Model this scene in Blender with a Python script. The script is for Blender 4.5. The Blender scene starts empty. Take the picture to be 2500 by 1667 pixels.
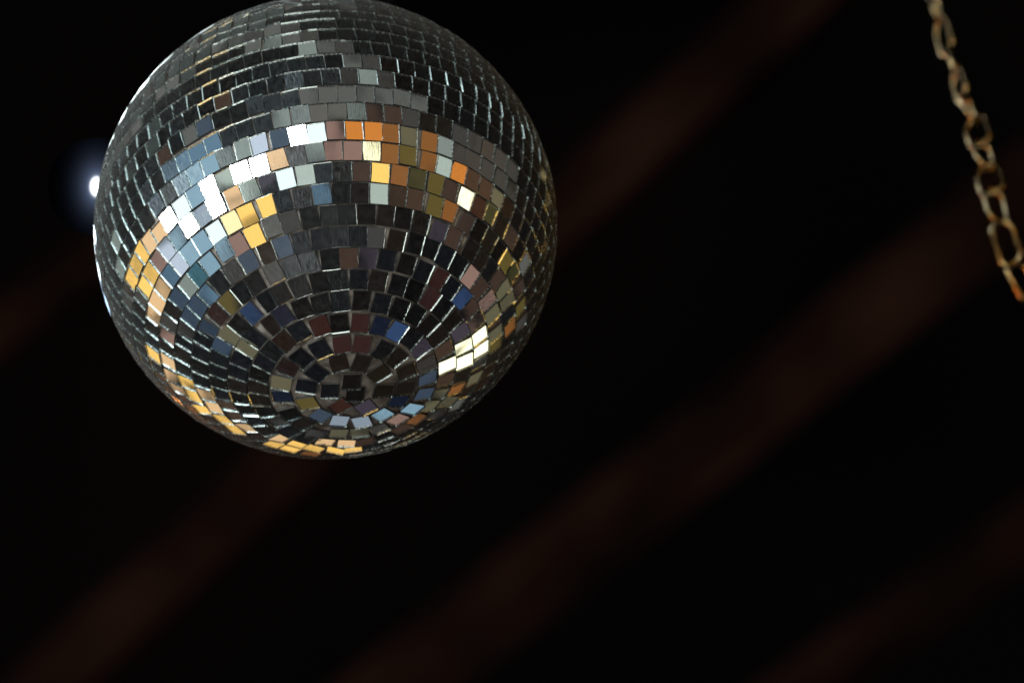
import bpy, bmesh, math, random
import numpy as np
from mathutils import Matrix, Vector

SC = bpy.context.scene
C = SC.collection
rnd = random.Random(11)

# ------------------------------------------------------------------ camera, world, exposure
BALL = np.array([0.0, 0.0, 2.40])          # centre of the mirror ball
R = 0.100                                  # ball radius (8 inch ball)
DIST = 20.5 * R                            # camera distance
W_PX, H_PX = 2500.0, 1667.0                # photograph
CX, CY, RPX = 795.0, 555.5, 565.0          # ball outline in the photograph
F_PX = RPX * math.sqrt(20.5 ** 2 - 1)
POLE = np.array([0.09953513, -0.68837085, 0.0]); POLE[2] = math.sqrt(1 - POLE @ POLE)   # lower pole in camera axes
_zw = -POLE
_hz = np.array([0, 0, 1.0]) - POLE * POLE[2]; _hz /= np.linalg.norm(_hz)                # horizontal, towards the camera
_yw = -_hz
_xw = np.cross(_yw, _zw)
CAM2W = np.stack([_xw, _yw, _zw])          # camera axes -> world axes
VIEW = CAM2W @ np.array([0, 0, 1.0])       # ball -> camera
CAMPOS = BALL + VIEW * DIST

cam = bpy.data.cameras.new("camera")
cam_o = bpy.data.objects.new("camera", cam); C.objects.link(cam_o)
m4 = Matrix.Identity(4)
for i in range(3):
    for j in range(3):
        m4[i][j] = CAM2W[i][j]
    m4[i][3] = CAMPOS[i]
cam_o.matrix_world = m4
cam.sensor_width = 36.0
cam.lens = F_PX / W_PX * 36.0
cam.shift_x = (W_PX / 2 - CX) / W_PX
cam.shift_y = -(H_PX / 2 - CY) / W_PX
cam.clip_start = 0.05; cam.clip_end = 100.0
cam.dof.use_dof = True
cam.dof.focus_distance = DIST - 0.085
cam.dof.aperture_fstop = (cam.lens / 1000.0) / 0.020
cam.dof.aperture_blades = 0
SC.camera = cam_o

SC.view_settings.view_transform = 'Standard'
SC.view_settings.look = 'None'
SC.view_settings.exposure = 0.0
SC.view_settings.gamma = 1.0
SC.render.engine = 'CYCLES'
SC.cycles.max_bounces = 8
SC.cycles.glossy_bounces = 4
SC.cycles.diffuse_bounces = 2
SC.cycles.sample_clamp_indirect = 12.0
SC.cycles.use_denoising = True

world = bpy.data.worlds.new("World"); SC.world = world; world.use_nodes = True
nt = world.node_tree; N = nt.nodes; L = nt.links
bg = N['Background']
tc = N.new('ShaderNodeTexCoord')
nz = N.new('ShaderNodeTexNoise'); nz.inputs['Scale'].default_value = 3.2; nz.inputs['Detail'].default_value = 2.0
L.new(tc.outputs['Generated'], nz.inputs['Vector'])
cr = N.new('ShaderNodeValToRGB')
e = cr.color_ramp.elements
e[0].position = 0.30; e[0].color = (0.0012, 0.0013, 0.0016, 1)
e[1].position = 0.72; e[1].color = (0.020, 0.0085, 0.0050, 1)
for p, c in ((0.42, (0.0060, 0.0070, 0.0100, 1)), (0.50, (0.0030, 0.0028, 0.0030, 1)), (0.60, (0.0115, 0.0080, 0.0065, 1))):
    k = cr.color_ramp.elements.new(p); k.color = c
L.new(nz.outputs['Fac'], cr.inputs['Fac'])
sep = N.new('ShaderNodeSeparateXYZ'); L.new(tc.outputs['Generated'], sep.inputs[0])
mr = N.new('ShaderNodeMapRange'); mr.inputs['From Min'].default_value = 0.25; mr.inputs['From Max'].default_value = 0.55
mr.inputs['To Min'].default_value = 1.0; mr.inputs['To Max'].default_value = 0.16
L.new(sep.outputs['Z'], mr.inputs['Value'])
mx = N.new('ShaderNodeMix'); mx.data_type = 'RGBA'; mx.blend_type = 'MIX'
mx.inputs['A'].default_value = (0.0002, 0.0002, 0.00025, 1)      # night sky overhead
L.new(mr.outputs['Result'], mx.inputs['Factor']); L.new(cr.outputs['Color'], mx.inputs['B'])
L.new(mx.outputs['Result'], bg.inputs['Color']); bg.inputs['Strength'].default_value = 1.0

# ------------------------------------------------------------------ helpers
def w_dir(v):
    return CAM2W @ np.asarray(v, float)

def unit(v):
    v = np.asarray(v, float)
    return v / np.linalg.norm(v)

def unproject(x, y, z):
    """point of the world that the photograph shows at pixel (x, y), z metres in front of the lens"""
    return CAMPOS + w_dir([(x - CX) / F_PX * z, -(y - CY) / F_PX * z, -z])

def ball_normals(P):
    """unit normals (camera axes) of the ball under pixels P"""
    P = np.asarray(P, float).reshape(-1, 2)
    D = np.stack([(P[:, 0] - CX) / F_PX, -(P[:, 1] - CY) / F_PX, -np.ones(len(P))], 1)
    D /= np.linalg.norm(D, axis=1)[:, None]
    c = np.array([0, 0, -20.5]); b = D @ c
    t = b - np.sqrt(np.maximum(b * b - (c @ c - 1), 0))
    n = D * t[:, None] - c
    return n / np.linalg.norm(n, axis=1)[:, None]

def lin(c):
    c = np.asarray(c, float) / 255.0
    return np.where(c <= 0.04045, c / 12.92, ((c + 0.055) / 1.055) ** 2.4)

def tag(o, label=None, cat=None, group=None, kind=None):
    if label: o['label'] = label
    if cat: o['category'] = cat
    if group: o['group'] = group
    if kind: o['kind'] = kind
    return o

def empty(name, loc):
    o = bpy.data.objects.new(name, None); C.objects.link(o)
    o.location = Vector(loc); o.empty_display_size = 0.02
    return o

def mesh_obj(name, me, mats, parent=None):
    o = bpy.data.objects.new(name, me); C.objects.link(o)
    if mats is not None:
        for m in mats: me.materials.append(m)
    if parent is not None: o.parent = parent
    return o

def frame_matrix(pos, x, y, z):
    m = Matrix.Identity(4)
    for i in range(3):
        m[i][0], m[i][1], m[i][2], m[i][3] = x[i], y[i], z[i], pos[i]
    return m

# ------------------------------------------------------------------ materials
def new_mat(name):
    m = bpy.data.materials.new(name); m.use_nodes = True
    return m, m.node_tree.nodes, m.node_tree.links, m.node_tree.nodes['Principled BSDF']

def mat_silver():
    m, N, L, b = new_mat('mirror_silver')
    out = N['Material Output']
    uv = N.new('ShaderNodeUVMap'); uv.uv_map = 'UVMap'
    # one random number per tile, from the cell of its uv
    fl = N.new('ShaderNodeVectorMath'); fl.operation = 'FLOOR'
    sc = N.new('ShaderNodeVectorMath'); sc.operation = 'SCALE'; sc.inputs['Scale'].default_value = 0.25
    L.new(uv.outputs[0], sc.inputs[0]); L.new(sc.outputs[0], fl.inputs[0])
    wn = N.new('ShaderNodeTexWhiteNoise'); wn.noise_dimensions = '2D'; L.new(fl.outputs[0], wn.inputs['Vector'])
    # brushed scratches that run up and down the tile
    mp = N.new('ShaderNodeMapping'); mp.inputs['Scale'].default_value = (26, 2.2, 1); L.new(uv.outputs[0], mp.inputs[0])
    st = N.new('ShaderNodeTexNoise'); st.inputs['Scale'].default_value = 1.0; st.inputs['Detail'].default_value = 5.0
    st.inputs['Distortion'].default_value = 0.35
    L.new(mp.outputs[0], st.inputs['Vector'])
    sr = N.new('ShaderNodeMapRange'); sr.inputs['From Min'].default_value = 0.42; sr.inputs['From Max'].default_value = 0.72
    L.new(st.outputs['Fac'], sr.inputs['Value'])
    pw = N.new('ShaderNodeMath'); pw.operation = 'POWER'; pw.inputs[1].default_value = 3.0
    L.new(wn.outputs['Value'], pw.inputs[0])
    sa = N.new('ShaderNodeMath'); sa.operation = 'MULTIPLY_ADD'; sa.inputs[1].default_value = 0.36; sa.inputs[2].default_value = 0.05
    L.new(pw.outputs[0], sa.inputs[0])
    sw = N.new('ShaderNodeMath'); sw.operation = 'MULTIPLY'; L.new(sr.outputs[0], sw.inputs[0]); L.new(sa.outputs[0], sw.inputs[1])
    sb = N.new('ShaderNodeMath'); sb.operation = 'ADD'; sb.inputs[1].default_value = 0.012; L.new(sw.outputs[0], sb.inputs[0])
    # slightly wavy glass
    wv = N.new('ShaderNodeTexNoise'); wv.inputs['Scale'].default_value = 0.8; wv.inputs['Detail'].default_value = 0.0
    L.new(uv.outputs[0], wv.inputs['Vector'])
    bp = N.new('ShaderNodeBump'); bp.inputs['Strength'].default_value = 0.08; bp.inputs['Distance'].default_value = 0.0004
    L.new(wv.outputs['Fac'], bp.inputs['Height'])
    bs = N.new('ShaderNodeBump'); bs.inputs['Distance'].default_value = 0.000018
    L.new(pw.outputs[0], bs.inputs['Strength']); L.new(st.outputs['Fac'], bs.inputs['Height']); L.new(bp.outputs[0], bs.inputs['Normal'])
    b.inputs['Metallic'].default_value = 1.0
    b.inputs['Base Color'].default_value = (0.86, 0.885, 0.88, 1)
    b.inputs['Roughness'].default_value = 0.018
    L.new(bs.outputs[0], b.inputs['Normal'])
    g = N.new('ShaderNodeBsdfAnisotropic') if hasattr(bpy.types, 'ShaderNodeBsdfAnisotropic') else N.new('ShaderNodeBsdfGlossy')
    g.inputs['Roughness'].default_value = 0.31
    g.inputs['Color'].default_value = (0.72, 0.80, 0.86, 1)
    m1 = N.new('ShaderNodeMixShader'); L.new(sb.outputs[0], m1.inputs[0]); L.new(b.outputs[0], m1.inputs[1]); L.new(g.outputs[0], m1.inputs[2])
    L.new(m1.outputs[0], out.inputs['Surface'])
    return m

def mat_face():
    """clear front of the glass: lets the silver show, mirrors at a glance, carries the dust"""
    m, N, L, b = new_mat('glass_face')
    out = N['Material Output']; N.remove(b)
    uv = N.new('ShaderNodeUVMap'); uv.uv_map = 'UVMap'
    # dust, smears and specks
    mp2 = N.new('ShaderNodeMapping'); mp2.inputs['Scale'].default_value = (1.4, 1.4, 1); L.new(uv.outputs[0], mp2.inputs[0])
    du = N.new('ShaderNodeTexNoise'); du.inputs['Scale'].default_value = 2.0; du.inputs['Detail'].default_value = 7.0; du.inputs['Roughness'].default_value = 0.65
    L.new(mp2.outputs[0], du.inputs['Vector'])
    dr = N.new('ShaderNodeMapRange'); dr.inputs['From Min'].default_value = 0.40; dr.inputs['From Max'].default_value = 0.80
    dr.inputs['To Min'].default_value = 0.002; dr.inputs['To Max'].default_value = 0.035
    L.new(du.outputs['Fac'], dr.inputs['Value'])
    vo = N.new('ShaderNodeTexVoronoi'); vo.inputs['Scale'].default_value = 7.0; L.new(uv.outputs[0], vo.inputs['Vector'])
    vr = N.new('ShaderNodeMapRange'); vr.inputs['From Min'].default_value = 0.10; vr.inputs['From Max'].default_value = 0.04
    vr.inputs['To Min'].default_value = 0.0; vr.inputs['To Max'].default_value = 0.35
    L.new(vo.outputs['Distance'], vr.inputs['Value'])
    vs = N.new('ShaderNodeSeparateColor'); L.new(vo.outputs['Color'], vs.inputs[0])
    vg = N.new('ShaderNodeMath'); vg.operation = 'GREATER_THAN'; vg.inputs[1].default_value = 0.90; L.new(vs.outputs[0], vg.inputs[0])
    vm = N.new('ShaderNodeMath'); vm.operation = 'MULTIPLY'; L.new(vr.outputs[0], vm.inputs[0]); L.new(vg.outputs[0], vm.inputs[1])
    lw = N.new('ShaderNodeLayerWeight'); lw.inputs['Blend'].default_value = 0.5
    lp = N.new('ShaderNodeMath'); lp.operation = 'POWER'; lp.inputs[1].default_value = 4.0; L.new(lw.outputs['Facing'], lp.inputs[0])
    lm = N.new('ShaderNodeMath'); lm.operation = 'MULTIPLY_ADD'; lm.inputs[1].default_value = 0.22
    L.new(lp.outputs[0], lm.inputs[0]); L.new(dr.outputs[0], lm.inputs[2])
    dt = N.new('ShaderNodeMath'); dt.operation = 'ADD'; dt.use_clamp = True; L.new(lm.outputs[0], dt.inputs[0]); L.new(vm.outputs[0], dt.inputs[1])
    f5 = N.new('ShaderNodeMath'); f5.operation = 'POWER'; f5.inputs[1].default_value = 5.0; L.new(lw.outputs['Facing'], f5.inputs[0])
    fr = N.new('ShaderNodeMath'); fr.operation = 'MULTIPLY_ADD'; fr.inputs[1].default_value = 0.957; fr.inputs[2].default_value = 0.043; L.new(f5.outputs[0], fr.inputs[0])
    tr = N.new('ShaderNodeBsdfTransparent'); tr.inputs['Color'].default_value = (0.965, 0.985, 0.98, 1)
    gl = N.new('ShaderNodeBsdfGlossy'); gl.inputs['Roughness'].default_value = 0.02
    d = N.new('ShaderNodeBsdfDiffuse'); d.inputs['Color'].default_value = (0.55, 0.56, 0.54, 1)
    m1 = N.new('ShaderNodeMixShader'); L.new(fr.outputs[0], m1.inputs[0]); L.new(tr.outputs[0], m1.inputs[1]); L.new(gl.outputs[0], m1.inputs[2])
    m2 = N.new('ShaderNodeMixShader'); L.new(dt.outputs[0], m2.inputs[0]); L.new(m1.outputs[0], m2.inputs[1]); L.new(d.outputs[0], m2.inputs[2])
    L.new(m2.outputs[0], out.inputs['Surface'])
    return m

def mat_edge():
    """ground edge of the glass seen from within; looking in from outside it is clear"""
    m, N, L, b = new_mat('ground_glass_edge')
    tc = N.new('ShaderNodeTexCoord')
    nz = N.new('ShaderNodeTexNoise'); nz.inputs['Scale'].default_value = 900.0; nz.inputs['Detail'].default_value = 3.0
    L.new(tc.outputs['Object'], nz.inputs['Vector'])
    r = N.new('ShaderNodeMapRange'); r.inputs['From Min'].default_value = 0.3; r.inputs['From Max'].default_value = 0.7
    r.inputs['To Min'].default_value = 0.16; r.inputs['To Max'].default_value = 0.32
    L.new(nz.outputs['Fac'], r.inputs['Value']); L.new(r.outputs[0], b.inputs['Roughness'])
    cr = N.new('ShaderNodeValToRGB'); e = cr.color_ramp.elements
    e[0].position = 0.35; e[0].color = (0.30, 0.37, 0.36, 1); e[1].position = 0.65; e[1].color = (0.84, 0.93, 0.92, 1)
    L.new(nz.outputs['Fac'], cr.inputs['Fac']); L.new(cr.outputs['Color'], b.inputs['Base Color'])
    b.inputs['Metallic'].default_value = 0.96
    b.inputs['Specular IOR Level'].default_value = 0.8
    ge = N.new('ShaderNodeNewGeometry')
    tr = N.new('ShaderNodeBsdfTransparent'); tr.inputs['Color'].default_value = (0.93, 0.97, 0.96, 1)
    mx = N.new('ShaderNodeMixShader'); L.new(ge.outputs['Backfacing'], mx.inputs[0]); L.new(b.outputs[0], mx.inputs[1]); L.new(tr.outputs[0], mx.inputs[2])
    L.new(mx.outputs[0], N['Material Output'].inputs['Surface'])
    return m

def mat_core():
    m, N, L, b = new_mat('dried_glue')
    tc = N.new('ShaderNodeTexCoord')
    nz = N.new('ShaderNodeTexNoise'); nz.inputs['Scale'].default_value = 160.0; nz.inputs['Detail'].default_value = 6.0
    L.new(tc.outputs['Object'], nz.inputs['Vector'])
    cr = N.new('ShaderNodeValToRGB'); e = cr.color_ramp.elements
    e[0].position = 0.36; e[0].color = (0.17, 0.155, 0.135, 1); e[1].position = 0.66; e[1].color = (0.56, 0.53, 0.48, 1)
    L.new(nz.outputs['Fac'], cr.inputs['Fac']); L.new(cr.outputs['Color'], b.inputs['Base Color'])
    b.inputs['Roughness'].default_value = 0.55
    bp = N.new('ShaderNodeBump'); bp.inputs['Strength'].default_value = 0.9; bp.inputs['Distance'].default_value = 0.0016
    L.new(nz.outputs['Fac'], bp.inputs['Height']); L.new(bp.outputs[0], b.inputs['Normal'])
    return m

def mat_metal(name, col, rough, metallic=1.0):
    m, N, L, b = new_mat(name)
    tc = N.new('ShaderNodeTexCoord')
    nz = N.new('ShaderNodeTexNoise'); nz.inputs['Scale'].default_value = 220.0; nz.inputs['Detail'].default_value = 4.0
    L.new(tc.outputs['Object'], nz.inputs['Vector'])
    r = N.new('ShaderNodeMapRange'); r.inputs['To Min'].default_value = rough * 0.7; r.inputs['To Max'].default_value = rough * 1.4
    L.new(nz.outputs['Fac'], r.inputs['Value']); L.new(r.outputs[0], b.inputs['Roughness'])
    b.inputs['Base Color'].default_value = (*col, 1); b.inputs['Metallic'].default_value = metallic
    return m

def mat_wood():
    m, N, L, b = new_mat('stained_timber')
    tc = N.new('ShaderNodeTexCoord')
    mp = N.new('ShaderNodeMapping'); mp.inputs['Scale'].default_value = (3.0, 26.0, 26.0); L.new(tc.outputs['Object'], mp.inputs[0])
    nz = N.new('ShaderNodeTexNoise'); nz.inputs['Scale'].default_value = 1.6; nz.inputs['Detail'].default_value = 6.0; nz.inputs['Distortion'].default_value = 0.8
    L.new(mp.outputs[0], nz.inputs['Vector'])
    cr = N.new('ShaderNodeValToRGB'); e = cr.color_ramp.elements
    e[0].position = 0.3; e[0].color = (0.029, 0.0112, 0.0068, 1); e[1].position = 0.75; e[1].color = (0.072, 0.031, 0.020, 1)
    n2 = N.new('ShaderNodeTexNoise'); n2.inputs['Scale'].default_value = 4.5; n2.inputs['Detail'].default_value = 2.0; L.new(tc.outputs['Object'], n2.inputs['Vector'])
    r2 = N.new('ShaderNodeMapRange'); r2.inputs['From Min'].default_value = 0.35; r2.inputs['From Max'].default_value = 0.65
    r2.inputs['To Min'].default_value = 0.3; r2.inputs['To Max'].default_value = 1.2; L.new(n2.outputs['Fac'], r2.inputs['Value'])
    mu = N.new('ShaderNodeMix'); mu.data_type = 'RGBA'; mu.blend_type = 'MULTIPLY'; mu.inputs['Factor'].default_value = 1.0
    L.new(nz.outputs['Fac'], cr.inputs['Fac']); L.new(cr.outputs['Color'], mu.inputs['A']); L.new(r2.outputs[0], mu.inputs['B']); L.new(mu.outputs['Result'], b.inputs['Base Color'])
    b.inputs['Roughness'].default_value = 0.85; b.inputs['Specular IOR Level'].default_value = 0.08
    bp = N.new('ShaderNodeBump'); bp.inputs['Strength'].default_value = 0.3; bp.inputs['Distance'].default_value = 0.002
    L.new(nz.outputs['Fac'], bp.inputs['Height']); L.new(bp.outputs[0], b.inputs['Normal'])
    return m

M_MIRROR, M_FACE, M_EDGE, M_CORE, M_WOOD = mat_silver(), mat_face(), mat_edge(), mat_core(), mat_wood()
M_BACK = mat_metal('backing_paint', (0.10, 0.095, 0.09), 0.6, 0.0)
M_BRASS = mat_metal('tarnished_brass', (0.40, 0.27, 0.105), 0.18)
M_BLACK = mat_metal('black_paint', (0.002, 0.002, 0.0022), 0.65, 0.0); M_BLACK.node_tree.nodes['Principled BSDF'].inputs['Specular IOR Level'].default_value = 0.03
M_STEEL = mat_metal('plated_steel', (0.55, 0.55, 0.54), 0.30)

# ------------------------------------------------------------------ lamps added around the ball for its reflections and edges
def area_lamp(name, d, dist, ang, rgb, shape='DISK', ang_y=None):
    """a round lamp in direction d from the ball, ang degrees in radius as seen from it, of radiance rgb"""
    d = unit(d); r = dist * math.tan(math.radians(ang))
    li = bpy.data.lights.new(name, 'AREA')
    rgb = np.asarray(rgb, float); mx = rgb.max()
    li.color = tuple(rgb / mx)
    if ang_y is None:
        li.shape = 'DISK'; li.size = 2 * r; A = math.pi * r * r
    else:
        ry = dist * math.tan(math.radians(ang_y))
        li.shape = 'ELLIPSE'; li.size = 2 * r; li.size_y = 2 * ry; A = math.pi * r * ry
    li.energy = mx * math.pi * A
    o = bpy.data.objects.new(name, li); C.objects.link(o)
    pos = BALL + d * dist
    o.matrix_world = Vector(-d).to_track_quat('-Z', 'Y').to_matrix().to_4x4()
    o.location = Vector(pos)
    return pos

# ------------------------------------------------------------------ the mirror ball: where each tile sits and what it shows
# centre of each tile as seen in the photograph, and the tone it mirrors
TILES = """
671,19g 715,17d 759,15d 805,15d 847,13g 894,21d 937,25d 671,48d 717,41d 761,37n 806,35n 853,36n 898,41d 942,50d 664,71m 708,63g 753,59n 798,56n
844,56n 889,59k 933,67k 975,77n 1017,92k 665,99h 710,91m 755,84g 800,83n 847,82n 892,85n 935,94k 977,103k 1019,115k 660,130k 704,122k 750,117h
796,113m 841,113g 886,117n 931,121n 975,128n 1017,138n 679,166k 724,157n 770,151k 816,149k 861,148m 908,152g 952,158n 994,165k 1034,178n 672,203k
717,195k 763,189k 809,187k 854,187g 900,187h 944,195g 988,203n 1030,212n 664,251d 709,241d 755,233m 801,231m 848,230m 894,230m 939,233m 983,241m
1025,254m 686,287h 733,277h 778,274m 824,274m 871,272h 917,275N 961,279N 1004,287g 681,335b 727,330W 773,323w 820,318R 866,318O 913,319O 955,324o
1000,333l 676,386P 723,379g 770,372h 815,368R 862,368R 908,369Y 954,372o 998,379y 655,448v 697,435w 745,425H 790,422d 837,420n 884,420N 930,422G
977,427o 1021,435L 651,500G 690,492d 738,485k 786,473s 833,471k 880,471d 927,473H 973,477N 1015,486N 661,546m 706,538g 756,531k 803,527d 849,525n
896,524k 943,526n 986,531n 1030,542n 651,615n 688,600b 734,589d 782,583k 829,581n 875,581n 918,582g 969,589k 1015,596n 667,667g 711,652d 755,642k
806,635n 852,633N 899,634v 946,638k 994,648k 655,736k 684,719d 731,702k 781,694k 827,688k 876,686k 924,688k 973,698k 1013,713n 690,772a 738,755k
784,747d 831,740n 883,738k 931,746k 975,761k 1015,772k 667,795n 782,799r 829,791n 880,790r 929,799a 970,812B 730,811k 694,837k 782,855k 836,844r
884,844r 935,861k 968,876n 994,910n 990,951k 736,878k 703,901r 686,938l 748,947k 774,913k 827,889n 883,891n 926,916n 805,957k 859,935k 868,966k
936,957k 755,987y 831,995r 895,999v 973,982a 1007,1001S 935,1016S 829,1031c 883,1033c 782,1018b 739,1037d 709,1014d 680,1031g 770,1064g 827,1061l
879,1060l 927,1050g 973,1027R 1021,1026o 688,1071P 672,1086G 727,1086G 713,1096G 767,1094G 793,1082P 846,1084P 818,1102G 862,1098G 891,1081N 984,1050N
759,1108o 688,972a 459,324m 496,318b 427,357d 397,381N 412,412s 447,391s 481,376s 517,349s 556,330d 596,314d 441,445S 473,422S 510,399S 548,378h
592,360h 630,349p 408,466g 378,496b 351,533d 473,475S 441,504w 408,534W 508,456W 546,439H 586,420W 632,402W 458,548W 493,525c 525,502W 569,483P
609,464H 563,542Q 603,525G 579,596R 620,577G 526,568w 491,591S 460,615S 435,642p 412,673s 391,703P 380,738P 372,772P 431,581S 405,608p 383,637R
363,667G 349,700G 389,573P 362,589P 343,614G 326,644G 317,679G 311,709g 309,738g 544,606S 508,642S 479,671t 456,700h 431,728b 418,759k 410,790g
406,822R 605,638b 565,663g 535,692d 506,723s 477,747b 460,774b 449,809g 447,835d 621,692d 590,713k 556,738y 525,767r 504,805b 493,828d 613,767B
581,795n 558,822l 538,847b 621,828k 603,851l 279,589h 290,656h 339,725g 374,867G 410,886P 418,922P 439,953P 458,939G 475,970G 498,1003G 502,968P
525,997P 546,1026G 575,1050G 600,1047P 559,993N 579,1018N 405,851n 1073,567v 1109,582N 1138,551N 1151,613n 1054,603n 1090,626n 1122,649k 1153,674R
1174,705N 1193,737R 1207,768l 1214,796l 1073,682r 1101,705k 1132,729B 1149,758N 1166,787R 1217,682N 1233,706l 1245,733l 1239,641y 1254,668L 1285,645m
1251,582N 1052,731r 1084,754k 1130,812v 1275,752y 1275,768y 1275,789g 1268,712N 1268,685N 1249,775N 1251,796o 1136,848Y 1096,894Y 1138,884Y 1176,821Y
1180,855Y 1086,857N 1029,854v 1044,894g 1046,926b 1040,965b 1092,930N 1132,922n 1174,884g 1214,815l 1216,840y 1121,949o 1165,924l 1099,983l 1075,965l
1052,993l 1124,987m 1071,1012g 1088,356h 1085,404H 1050,347o 1049,394o 1123,418O 1138,485Y 1157,438N 1188,461N 1173,506r 1066,449y 1064,502y 1102,463N
1100,512o 1136,530N 1202,511L 1216,487l 1159,394g 1193,414g 1226,435g 1252,463g 1126,376g 1126,330g 1161,349g 1193,368g 1226,390g 1253,421g 617,111m
577,127n 536,141n 495,159n 458,179e 420,200m 395,223m 359,254e 620,82g 577,98m 536,111m 497,127e 456,145e 424,168e 390,191e 615,141k 574,157n 531,173k
493,188k 454,207d 420,229d 390,254d 636,175k 595,186k 554,200n 511,218k 472,238k 436,259k 404,282d 627,213k 586,227n 542,248N 502,263d 463,279d
429,302d 399,325d 622,252d 579,268d 536,282d 495,300b 427,338d 331,300m 297,377e 627,61e 583,73e 545,86e 506,102e 468,120e 629,39e 588,50e 547,66e
511,82e
"""
TONE = dict(W=(255, 255, 255), w=(228, 242, 248), p=(196, 204, 222), S=(132, 163, 182), s=(88, 118, 142), b=(54, 68, 86), t=(62, 112, 128),
            B=(44, 66, 104), a=(12, 20, 38), g=(62, 59, 56), m=(92, 91, 87), h=(130, 138, 133), H=(176, 186, 176),
            N=(64, 46, 36), r=(50, 23, 17), R=(144, 112, 102), O=(216, 128, 50), o=(136, 84, 40), G=(255, 200, 104), Q=(255, 226, 168),
            P=(236, 190, 140), Y=(255, 245, 200), y=(92, 78, 36), l=(98, 92, 70), L=(58, 56, 32), v=(62, 54, 66), c=(140, 150, 165), e=(52, 59, 57))
PWR = dict(W=45.0, w=1.25, Y=2.2, G=1.25, Q=1.3, P=1.1)
ORDER = 'WYGQwPSpHOBRtchsyoRlmvNbrgLae'
DARK = 'kdn'
P0, PP = 0.140266781, 0.0899571795          # first winding and pitch of the tile spiral (radians from the lower pole)
TILE_W, TILE_H, TILE_T = 0.00752, 0.00850, 0.0018

import re
E1 = np.array([0, 1.0, 0]) - POLE * POLE[1]; E1 /= np.linalg.norm(E1)
E2 = np.cross(POLE, E1)
seen = []
for x, y, c in re.findall(r'(-?\d+),(-?\d+)(\w)', TILES):
    n = ball_normals([(float(x), float(y))])[0]
    th = math.acos(max(-1, min(1, n @ POLE))); az = math.atan2(n @ E2, n @ E1)
    seen.append((th, az, c, float(x), float(y)))

cells = []                                   # (theta, azimuth, tone or None, roll)
spiral = []
for th, az, c, x, y in seen:
    if th < 0.105:
        roll = {831: 40, 895: -28}.get(int(x), None)
        cells.append((th, az, c, roll if roll is not None else 'image'))
        continue
    k = max(0, round((th - P0) / PP - 0.5 - az / (2 * math.pi)))
    spiral.append((az + 2 * math.pi * k, th, c))
spiral.sort()
def th_at(phi): return P0 + PP * (phi / (2 * math.pi) + 0.5)
def step(phi): return 0.0778 / math.sin(th_at(phi))
out = []
for phi, th, c in spiral:
    if out and phi - out[-1][0] < 0.72 * step(phi):
        continue
    if out:
        p0 = out[-1][0]; gap = phi - p0
        n = int(gap / step(0.5 * (phi + p0)) + (0.5 if phi > 9 else 0.05))
        for i in range(1, n):
            out.append((p0 + gap * i / n, None, None))
    out.append((phi, th, c))
phi = out[-1][0]
while True:
    phi += step(phi)
    if th_at(phi) > math.pi - 0.15: break
    out.append((phi, None, None))
for phi, th, c in out:
    t0 = th_at(phi)
    k = 0.95 if t0 < 0.42 else 0.5
    dth = 0.0 if th is None else k * max(-0.3 * PP, min(0.3 * PP, th - t0))
    cells.append((t0 + dth + rnd.gauss(0, 0.0012), phi, c, None))

lamps = []                                   # position, radius, radiance, tone
def put_lamp(d, ang, rgb, tone, dist=2.6, ang_y=None):
    fwd = -(unit(d) @ VIEW)
    if fwd > 0.25: dist = min(dist, 1.5)
    pos = area_lamp('lamp', d, dist, ang, rgb, ang_y=ang_y)
    lamps.append((pos, dist * math.tan(math.radians(max(ang, ang_y or 0))), np.asarray(rgb, float), tone))

def side_dir(px, axis):
    """direction that the ground edge and the silver of the tile under pixel px mirror to the camera"""
    n = ball_normals([px])[0]
    th = math.acos(n @ POLE); az = math.atan2(n @ E2, n @ E1)
    t = -math.sin(az) * E1 + math.cos(az) * E2                  # along the row
    s = math.cos(th) * (math.cos(az) * E1 + math.sin(az) * E2) - math.sin(th) * POLE
    v = unit(np.array([0, 0, 20.5]) - n)
    k = s if axis == 'az' else t                                # wall, then silver: only the third axis keeps its sign turned
    return w_dir(v - 2 * (v @ k) * k)

WHITE = np.array([0.86, 0.97, 1.0]); GOLD = lin((255, 190, 95)); BLUE = np.array([0.50, 0.72, 1.0])
# added lights brighten the cut edges: white left, white and amber right
for px, p in (((470, 640), 22), ((400, 800), 28), ((440, 930), 30), ((600, 1000), 28), ((330, 560), 10), ((430, 330), 5), ((640, 190), 4)): put_lamp(side_dir(px, 'az'), 3.6, WHITE * p, '!')
for px, p in (((960, 575), 8), ((1085, 620), 10), ((690, 600), 6)): put_lamp(side_dir(px, 'az'), 2.1, np.array([1, .95, .88]) * p, '!')
for px, p in (((1225, 650), 10), ((1190, 830), 12), ((1090, 985), 12)): put_lamp(side_dir(px, 'az'), 3.3, GOLD * p, '!')
for px, p in (((505, 140), 14), ((530, 230), 10), ((1338, 430), 8)): put_lamp(side_dir(px, 'th'), 1.6, GOLD * p, '!')
put_lamp(w_dir([-0.30, -0.28, 0.91]), 3.5, np.array([1.0, .96, .90]) * 28, '!')  # added fill light near the camera for the glue round the pole
# lights behind the ball on the left that catch its rim
def rim_dir(deg, clock):
    a, c = math.radians(deg), math.radians(clock)
    return w_dir([-math.sin(a) * math.cos(c), math.sin(a) * math.sin(c), -math.cos(a)])
put_lamp(rim_dir(13, -2), 4.5, BLUE * 5, 'rim', 1.2)
put_lamp(rim_dir(14, 17), 7.0, WHITE * 8, 'rim', 1.2)
put_lamp(rim_dir(8.5, 11), 3.5, WHITE * 18, 'rim', 1.2)  # added to stretch the spotlight's glare along the rim
put_lamp(rim_dir(13, 44), 4.5, WHITE * 2.0, 'rim', 1.2)

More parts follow.
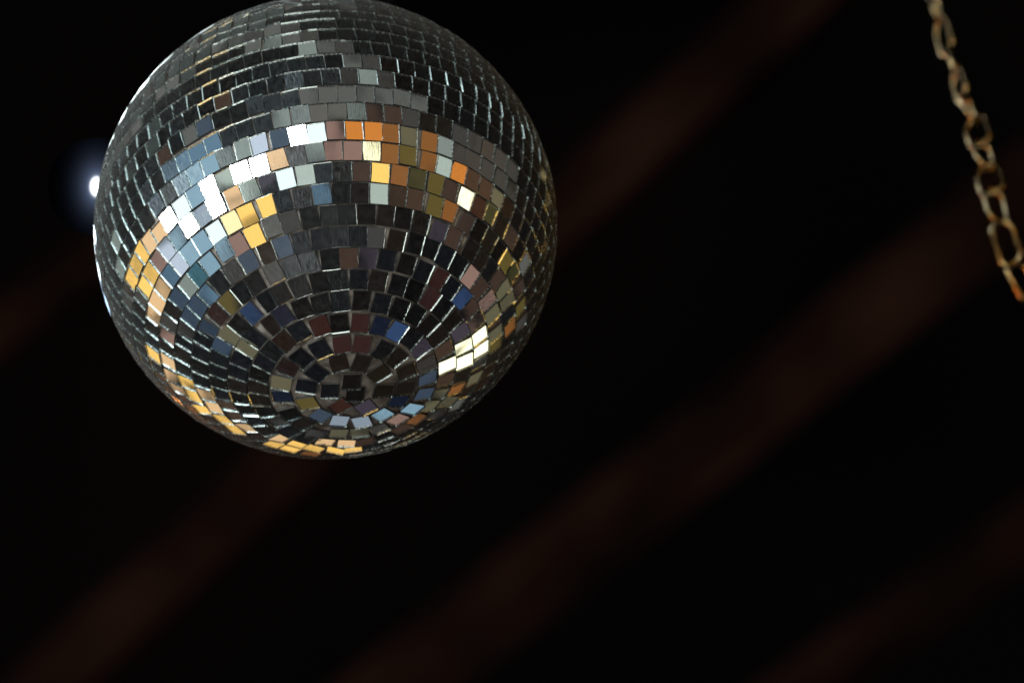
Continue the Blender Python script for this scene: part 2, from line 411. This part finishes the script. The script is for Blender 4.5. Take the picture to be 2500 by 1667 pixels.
# added warm light, unseen low on the left, that tints the timbers
_p = unproject(-900, 2700, 3.6) - BALL; _d = float(np.linalg.norm(_p))
lamps.append((area_lamp('lamp', _p, _d, 4.0, lin((255, 150, 70)) * 40), _d * math.tan(math.radians(4)), lin((255, 150, 70)) * 40, '!'))
MAXD = math.radians(9.5)
want = []
for i, (th, az, c, roll) in enumerate(cells):
    n = math.cos(th) * POLE + math.sin(th) * (math.cos(az) * E1 + math.sin(az) * E2)
    n = w_dir(n)
    pos = BALL + n * R
    v = unit(CAMPOS - pos)
    want.append(dict(n=n, pos=pos, v=v, c=c, f=float(n @ v), th=th, az=az, roll=roll))

for t in want:                                # random dull tones, mostly from added lamps, for the upper left rows, which are too thin to read one by one
    if t['c'] is None and 0.16 < t['f'] < 0.62:
        q = t['n'] @ CAM2W
        if q[1] > 0.15 and q[0] < 0.1 and math.hypot(q[0], q[1]) > 0.80: t['c'] = rnd.choice('eeeegddk')

def refl(n, v): return 2 * (n @ v) * n - v
def ang(a, b): return math.acos(max(-1, min(1, float(unit(a) @ unit(b)))))
RHO = lambda c: 2.3 if c == 'W' else (1.9 if c in 'YGQwPS' else 2.3)
for tone in ORDER:
    for t in want:
        if t['c'] != tone or 'lamp' in t: continue
        r0 = refl(t['n'], t['v'])
        best = None
        for j, (lp, lr, rgb, lc) in enumerate(lamps):
            if lc != tone: continue
            a = ang(lp - t['pos'], r0)
            if a < MAXD and (best is None or a < best[0]): best = (a, j)
        if best is None:
            # added lamp standing in for mirrored surroundings, as near as there is room
            u = unit(np.cross(r0, [0.3, 0.5, 0.8])); w = np.cross(r0, u)
            pick = None
            for ring in range(0, 13):
                rr = math.radians(0.75 * ring)
                for q in range(1 if ring == 0 else 10):
                    p = 2 * math.pi * (q + 0.37 * ring) / 10
                    d = unit(r0 + math.tan(rr) * (math.cos(p) * u + math.sin(p) * w))
                    if d @ VIEW > math.cos(math.radians(8)) or -(d @ VIEW) > math.cos(math.radians(13)): continue
                    ok = True
                    for lp, lr, rgb, lc in lamps:
                        need = math.degrees(math.atan(lr / np.linalg.norm(lp - BALL))) + RHO(tone) + 1.1
                        if ang(lp - BALL, d) < math.radians(need): ok = False; break
                    if ok: pick = d; break
                if pick is not None: break
            if pick is None: t['c'] = 'k'; continue
            rgb = lin(TONE[tone]) / 0.86 * PWR.get(tone, 1.0)
            put_lamp(pick, RHO(tone), rgb, tone)
            best = (0, len(lamps) - 1)
        t['lamp'] = best[1]
print('LAMPS', len(lamps), 'TILES', len(cells))

LP = np.array([l[0] for l in lamps]); LR = np.array([l[1] for l in lamps]); LL = np.array([0.0 if l[3] == 'rim' else l[2].mean() for l in lamps])
def leak(pos, r):
    D = LP - pos; dist = np.linalg.norm(D, axis=1)
    a = np.arccos(np.clip((D @ r) / dist, -1, 1)); e = np.arctan(LR / dist)
    return float((np.clip((e + math.radians(2.2) - a) / math.radians(2.2), 0, 1) * LL).sum())

for t in want:
    n, v, pos = t['n'], t['v'], t['pos']
    u = unit(np.cross(n, [0.21, 0.33, 0.92])); w = np.cross(n, u)
    if 'lamp' in t:
        lp, lr, rgb, lc = lamps[t['lamp']]
        k = (rnd.uniform(0.80, 1.0) if rnd.random() < 0.30 else rnd.uniform(0, 0.72)) * lr; p = rnd.uniform(0, 2 * math.pi)
        d = unit(lp - pos); a = unit(np.cross(d, [0.2, 0.3, 0.9])); b = np.cross(d, a)
        t['nn'] = unit(v + unit(lp + k * (math.cos(p) * a + math.sin(p) * b) - pos))
        continue
    s0, p0 = abs(rnd.gauss(0, 0.9)), rnd.uniform(0, 2 * math.pi)
    cand = None
    for q in range(1 if t['f'] < -0.1 else 90):                # as glued, else turned just enough to miss the lamps
        ring = 0 if q == 0 else 1 + (q - 1) // 14
        s = math.radians(s0 + 0.7 * ring); p = p0 + 2 * math.pi * q / 14 + 0.2 * ring
        m = unit(n + math.tan(s) * (math.cos(p) * u + math.sin(p) * w))
        cost = leak(pos, refl(m, v)) + 0.004 * ring if t['f'] > -0.1 else 0
        if cand is None or cost < cand[0]: cand = (cost, m)
        if cost < 0.012: break
    t['nn'] = cand[1]

# ------------------------------------------------------------------ tile meshes
DEPTH = 0.00052                                                # the silver lies this deep below the ground edge of the glass (shallower towards the rim, to quieten its glints)
def tile_geometry(r, cell, depth=DEPTH):
    """hand-cut piece of mirror: verts, faces, material index, uv per vertex; local z is the outward normal"""
    hw, hh, t = TILE_W / 2, TILE_H / 2, TILE_T
    hw *= r.uniform(0.975, 1.012); hh *= r.uniform(0.975, 1.01)
    j = lambda s: r.gauss(0, s)
    pts = []
    sk = j(0.00009)
    for sx in (1, -1):
        ym = r.uniform(-0.4, 0.4)
        for yy in ((-1, ym, 1) if sx == 1 else (1, ym, -1)):
            pts.append((sx * hw + sk * yy + j(0.00007), yy * hh + (j(0.00007) if abs(yy) == 1 else 0)))
    if r.random() < 0.12:                                       # a chipped corner
        q = r.choice((0, 2, 3, 5)); pts[q] = (pts[q][0] * r.uniform(0.84, 0.94), pts[q][1] * r.uniform(0.86, 0.97))
    n = len(pts)
    V, F, MI, UV = [], [], [], []
    for z in (0.0, -depth, -t):
        for (x, y) in pts:
            V.append((x, y, z)); UV.append((x / TILE_W + 0.5 + cell[0] * 4 + 1.5, y / TILE_H + 0.5 + cell[1] * 4 + 1.5))
    F.append(list(range(n))); MI.append(1)                      # glass face
    F.append([n + q for q in range(n)]); MI.append(0)           # silver
    for q in range(n):
        a, b = q, (q + 1) % n
        F.append([a, b, n + b, n + a]); MI.append(2)            # ground edge, facing inwards
        F.append([n + a, 2 * n + a, 2 * n + b, n + b]); MI.append(3)
    return V, F, MI, UV

def build_mesh(name, parts):
    V, F, MI, UV = [], [], [], []
    for (v, f, mi, uv) in parts:
        o = len(V); V += v; F += [[i + o for i in q] for q in f]; MI += mi; UV += uv
    me = bpy.data.meshes.new(name); me.from_pydata(V, [], F); me.update()
    me.polygons.foreach_set('material_index', MI)
    ul = me.uv_layers.new(name='UVMap')
    li = np.empty(len(me.loops), dtype=np.int32); me.loops.foreach_get('vertex_index', li)
    ul.data.foreach_set('uv', np.asarray(UV, np.float32)[li].ravel())
    return me

ball = empty('mirror_ball', BALL - np.array([0, 0, R]))
tag(ball, 'round mirror ball covered in small square mirror tiles, hanging left of the brass chain', 'mirror ball')
bpy.context.view_layer.update()
inv = Matrix.Translation(ball.location).inverted()

bm = bmesh.new(); bmesh.ops.create_uvsphere(bm, u_segments=96, v_segments=64, radius=R - TILE_T + 0.00012)
for f in bm.faces: f.smooth = True
me = bpy.data.meshes.new('ball_core'); bm.to_mesh(me); bm.free()
core = mesh_obj('ball_core', me, [M_CORE], ball); core.location = (0, 0, R)

variants = []
for i in range(48):
    me = build_mesh('mirror_tile', [tile_geometry(rnd, (i % 8, i // 8))])
    [me.materials.append(q) for q in (M_MIRROR, M_FACE, M_EDGE, M_BACK)]
    variants.append(me)

def tile_matrix(t):
    z = t['nn']
    up = CAM2W @ (-(math.cos(t['th']) * (math.cos(t['az']) * E1 + math.sin(t['az']) * E2) - math.sin(t['th']) * POLE))
    if t['roll'] is not None:
        up = w_dir([0, 1, 0])
        if t['roll'] != 'image':
            a = math.radians(t['roll']); up = w_dir([math.sin(a), math.cos(a), 0])
    y = unit(up - z * (up @ z)); x = np.cross(y, z)
    a = math.radians(rnd.gauss(0, 0.8)); x, y = math.cos(a) * x + math.sin(a) * y, -math.sin(a) * x + math.cos(a) * y
    return frame_matrix(BALL + t['n'] * (R + rnd.gauss(0, 0.00008)), x, y, z)

vis = sorted(range(len(want)), key=lambda i: -want[i]['f'])
single = set(vis[:300])
rest = []
for i, t in enumerate(want):
    mw = tile_matrix(t)
    if i in single:
        o = bpy.data.objects.new('mirror_tile', rnd.choice(variants)); C.objects.link(o)
        o.parent = ball; o.matrix_local = inv @ mw
    else:
        v, f, mi, uv = tile_geometry(rnd, (rnd.randrange(200), rnd.randrange(200)), DEPTH * min(1.0, max(0.3, t['f'] / 0.5)))
        ml = inv @ mw
        rest.append(([tuple(ml @ Vector(q)) for q in v], f, mi, uv))
me = build_mesh('mirror_tiles', rest)
o = mesh_obj('mirror_tiles', me, [M_MIRROR, M_FACE, M_EDGE, M_BACK], ball); o['kind'] = 'stuff'

# cap at the top of the ball with the ring it hangs from, and its cord
def lathe(profile, seg=32):
    V, F = [], []
    for (r, z) in profile:
        for s in range(seg):
            a = 2 * math.pi * s / seg; V.append((r * math.cos(a), r * math.sin(a), z))
    for k in range(len(profile) - 1):
        for s in range(seg):
            a, b = k * seg + s, k * seg + (s + 1) % seg
            F.append((a, b, b + seg, a + seg))
    me = bpy.data.meshes.new('part'); me.from_pydata(V, [], F); me.update()
    for p in me.polygons: p.use_smooth = True
    return me

def tube(pts, r, seg=10, closed=False):
    pts = [np.asarray(p, float) for p in pts]; n = len(pts)
    V, F = [], []
    prev = None
    for i in range(n):
        a = pts[(i - 1) % n] if (closed or i > 0) else pts[i]
        b = pts[(i + 1) % n] if (closed or i < n - 1) else pts[i]
        t = unit(b - a)
        if prev is None:
            u = np.cross(t, [0, 0, 1.0])
            if np.linalg.norm(u) < 1e-3: u = np.cross(t, [0, 1.0, 0])
        else:
            u = prev - t * (prev @ t)
        u = unit(u); prev = u; w = np.cross(t, u)
        for s in range(seg):
            p = 2 * math.pi * s / seg
            V.append(tuple(pts[i] + r * (math.cos(p) * u + math.sin(p) * w)))
    for i in range(n if closed else n - 1):
        for s in range(seg):
            a = i * seg + s; b = i * seg + (s + 1) % seg; j = (i + 1) % n
            F.append((a, b, j * seg + (s + 1) % seg, j * seg + s))
    me = bpy.data.meshes.new('part'); me.from_pydata(V, [], F); me.update()
    for p in me.polygons: p.use_smooth = True
    return me

cap = mesh_obj('hanger_cap', lathe([(0.0, 0.010), (0.006, 0.010), (0.013, 0.006), (0.0165, 0.0), (0.0165, -0.006)]), [M_STEEL], ball)
cap.location = (0, 0, 2 * R)
ring = mesh_obj('hanger_ring', tube([(0.006 * math.cos(a), 0, 0.006 * math.sin(a)) for a in np.linspace(0, 2 * math.pi, 24, endpoint=False)], 0.0012, 8, True), [M_STEEL], cap)
ring.location = (0, 0, 0.0145)

# ------------------------------------------------------------------ brass chain swagged across the upper right corner
ctrl = [(2215, -420, 2.56), (2238, -200, 2.52), (2262, -80, 2.50), (2288, 20, 2.48), (2314, 118, 2.46), (2348, 220, 2.43), (2388, 320, 2.40), (2414, 420, 2.37), (2437, 520, 2.345),
        (2464, 615, 2.34), (2505, 700, 2.335), (2560, 775, 2.33), (2640, 850, 2.325), (2740, 915, 2.32), (2860, 965, 2.32)]
cw = [unproject(*c) for c in ctrl]
fine = []
for i in range(len(cw) - 1):
    p0, p1, p2, p3 = cw[max(i - 1, 0)], cw[i], cw[i + 1], cw[min(i + 2, len(cw) - 1)]
    for q in range(20):
        s = q / 20.0
        fine.append(0.5 * ((2 * p1) + (p2 - p0) * s + (2 * p0 - 5 * p1 + 4 * p2 - p3) * s * s + (3 * p1 - p0 - 3 * p2 + p3) * s ** 3))
fine = np.array(fine); acc = np.r_[0, np.cumsum(np.linalg.norm(np.diff(fine, axis=0), axis=1))]
WIRE, INNER, HALFW = 0.00108, 0.0212, 0.0062
hl = INNER / 2 + WIRE - HALFW                                 # straight half length of the centre line
path = []
for a in np.linspace(-math.pi / 2, math.pi / 2, 9): path.append((hl + HALFW * math.cos(a), HALFW * math.sin(a), 0))
for a in np.linspace(math.pi / 2, 1.5 * math.pi, 9): path.append((-hl + HALFW * math.cos(a), HALFW * math.sin(a), 0))
link_me = tube(path, WIRE, 10, True); link_me.name = 'link'; link_me.materials.append(M_BRASS)
chain = empty('brass_chain', fine[0])
tag(chain, 'blurred brass link chain hanging in a slack curve right of the mirror ball', 'chain')
bpy.context.view_layer.update()
cinv = Matrix.Translation(chain.location).inverted()
PITCH = INNER
n_links = int(acc[-1] / PITCH)
s_j = acc[8 * 20 + 5]; i0 = (s_j / PITCH - 0.5) % 1.0          # a joint lies where the photograph shows one
for i in range(n_links):
    s = (i + i0) * PITCH
    pos = np.array([np.interp(s, acc, fine[:, q]) for q in range(3)])
    a = np.array([np.interp(max(0, s - 0.006), acc, fine[:, q]) for q in range(3)]); b = np.array([np.interp(s + 0.006, acc, fine[:, q]) for q in range(3)])
    x = unit(b - a); zz = unit(VIEW - x * (VIEW @ x)); yy = np.cross(zz, x)
    tw = 70 - 32 * min(1, max(0, (s - 0.19) / 0.06))               # the chain untwists on its way down
    p = math.radians((tw + rnd.gauss(0, 4)) * (-1 if i % 2 else 1))
    z2 = math.cos(p) * zz + math.sin(p) * yy; y2 = np.cross(z2, x)
    o = bpy.data.objects.new('link', link_me); C.objects.link(o); o.parent = chain
    o.matrix_local = cinv @ frame_matrix(pos, x, y2, z2)

# ------------------------------------------------------------------ timber slats overhead, far out of focus
def slat(p_lo0, p_hi0, p_lo1, p_hi1, z, turn, thick, label, flip=False, ext=1.2):
    """a timber whose visible faces run between the lower line lo0-lo1 and the upper line hi0-hi1 of the photograph"""
    a = 0.5 * (unproject(*p_lo0, z) + unproject(*p_hi0, z)); b = 0.5 * (unproject(*p_lo1, z) + unproject(*p_hi1, z))
    x = unit(b - a)
    w = np.linalg.norm(np.cross(unproject(*p_lo0, z) - unproject(*p_hi0, z), x)) * 0.5 + np.linalg.norm(np.cross(unproject(*p_lo1, z) - unproject(*p_hi1, z), x)) * 0.5
    zz = unit(VIEW - x * (VIEW @ x)); yy = np.cross(zz, x)
    p = math.radians(turn); z2 = math.cos(p) * zz + math.sin(p) * yy; y2 = np.cross(z2, x)
    a2, b2 = a - x * 1.2, b + x * ext
    ln = np.linalg.norm(b2 - a2)
    # sawn on one edge, waney and rounded on the other
    prof = [(-w / 2, -thick), (-w / 2, -0.006), (-w / 2 + 0.003, -0.001), (-w * 0.3, 0.0), (-w * 0.05, -0.002), (w * 0.2, -0.010), (w * 0.38, -0.022), (w / 2, -0.045), (w / 2, -thick)]
    if flip: prof = [(-y, z) for y, z in reversed(prof)]
    V, F, m = [], [], len(prof)
    ph = rnd.uniform(0, 6)
    for s in range(49):
        xx = (s / 48 - 0.5) * ln; oy = 0.001 * math.sin(xx * 2 + ph); oz = 0.001 * math.sin(xx * 3.1 + ph * 2)
        for (py, pz) in prof: V.append((xx, py + oy + rnd.gauss(0, 0.0006), pz + thick * 0.5 + oz))
    for s in range(48):
        for q in range(m): F.append((s * m + q, (s + 1) * m + q, (s + 1) * m + (q + 1) % m, s * m + (q + 1) % m))
    F.append(tuple(range(m))); F.append(tuple(48 * m + q for q in reversed(range(m))))
    me = bpy.data.meshes.new('timber_slat'); me.from_pydata(V, [], F); me.update()
    bm = bmesh.new(); bm.from_mesh(me); bmesh.ops.recalc_face_normals(bm, faces=bm.faces); bm.to_mesh(me); bm.free()
    o = mesh_obj('timber_slat', me, [M_WOOD])
    c = 0.5 * (a2 + b2) - z2 * thick * 0.5
    o.matrix_world = frame_matrix(c, x, y2, z2)
    tag(o, label, 'timber slat', 'blurred timber slats overhead')
    return o

slat((0, 880), (0, 670), (230, 690), (230, 520), 6.2, 18, 0.05, 'dark timber slat high behind the left edge of the mirror ball', ext=0.16)
slat((268, 1664), (268, 1345), (1895, 106), (1765, 25), 6.2, 20, 0.06, 'long brown timber slat passing straight behind the mirror ball')
slat((1144, 1667), (950, 1600), (2350, 736), (2215, 590), 6.2, -14, 0.05, 'reddish timber slat crossing below and right of the mirror ball')
slat((2078, 1720), (1900, 1690), (2500, 1420), (2470, 1285), 6.4, -40, 0.05, 'faint timber slat across the lower right corner')

# ------------------------------------------------------------------ small spotlight that peeps round the left rim of the ball
spot_pos = unproject(236, 456, 2.13)
spot = empty('spotlight', spot_pos)
tag(spot, 'glaring white spotlight peeping out behind the left rim of the mirror ball', 'spotlight')
bpy.context.view_layer.update()
sx, sy, sz = w_dir([1, 0, 0]), w_dir([0, 1, 0]), VIEW
def spot_part(name, me, mats):
    o = mesh_obj(name, me, mats, spot)
    o.matrix_local = Matrix.Translation(spot.location).inverted() @ frame_matrix(spot_pos, sx, sy, sz)
    return o
LENS_R = 0.019
def mat_lens():
    m, N, L, b = new_mat('lit_lens_halo')
    tc = N.new('ShaderNodeTexCoord')
    ln = N.new('ShaderNodeVectorMath'); ln.operation = 'LENGTH'
    ml = N.new('ShaderNodeVectorMath'); ml.operation = 'MULTIPLY'; ml.inputs[1].default_value = (1, 0.66, 0)
    L.new(tc.outputs['Object'], ml.inputs[0]); L.new(ml.outputs[0], ln.inputs[0])
    def fall(scale, amp, pw=1.0):
        d = N.new('ShaderNodeMath'); d.operation = 'DIVIDE'; d.inputs[1].default_value = scale; L.new(ln.outputs['Value'], d.inputs[0])
        q = N.new('ShaderNodeMath'); q.operation = 'POWER'; q.inputs[1].default_value = pw; L.new(d.outputs[0], q.inputs[0])
        n = N.new('ShaderNodeMath'); n.operation = 'MULTIPLY'; n.inputs[1].default_value = -1.0; L.new(q.outputs[0], n.inputs[0])
        x = N.new('ShaderNodeMath'); x.operation = 'EXPONENT'; L.new(n.outputs[0], x.inputs[0])
        a = N.new('ShaderNodeMath'); a.operation = 'MULTIPLY'; a.inputs[1].default_value = amp; L.new(x.outputs[0], a.inputs[0])
        return a
    f1, f2 = fall(0.0014, 50.0, 2.0), fall(0.0029, 0.65)  # white core, plus a painted blue halo standing in for glare
    em1 = N.new('ShaderNodeEmission'); em1.inputs['Color'].default_value = (0.92, 0.97, 1, 1); L.new(f1.outputs[0], em1.inputs['Strength'])
    em2 = N.new('ShaderNodeEmission'); em2.inputs['Color'].default_value = (0.45, 0.60, 1, 1); L.new(f2.outputs[0], em2.inputs['Strength'])
    ad = N.new('ShaderNodeAddShader'); L.new(em1.outputs[0], ad.inputs[0]); L.new(em2.outputs[0], ad.inputs[1])
    L.new(ad.outputs[0], N['Material Output'].inputs['Surface'])
    return m
spot_part('lens', lathe([(0.0001, 0.0012), (0.012, 0.001), (0.022, 0.0006), (LENS_R, 0.0)], 40), [mat_lens()])
spot_part('housing', lathe([(LENS_R + 0.0004, -0.001), (LENS_R + 0.0012, 0.0005), (LENS_R + 0.002, -0.001), (LENS_R + 0.002, -0.05), (0.020, -0.066), (0.0, -0.068)], 40), [M_BLACK])
spot_part('stem', tube([(0.0, 0.0, -0.066), (0.004, 0.0, -0.10), (0.03, 0.01, -0.14), (0.10, 0.03, -0.17), (0.14, 0.10, -0.18)], 0.004, 10), [M_BLACK])
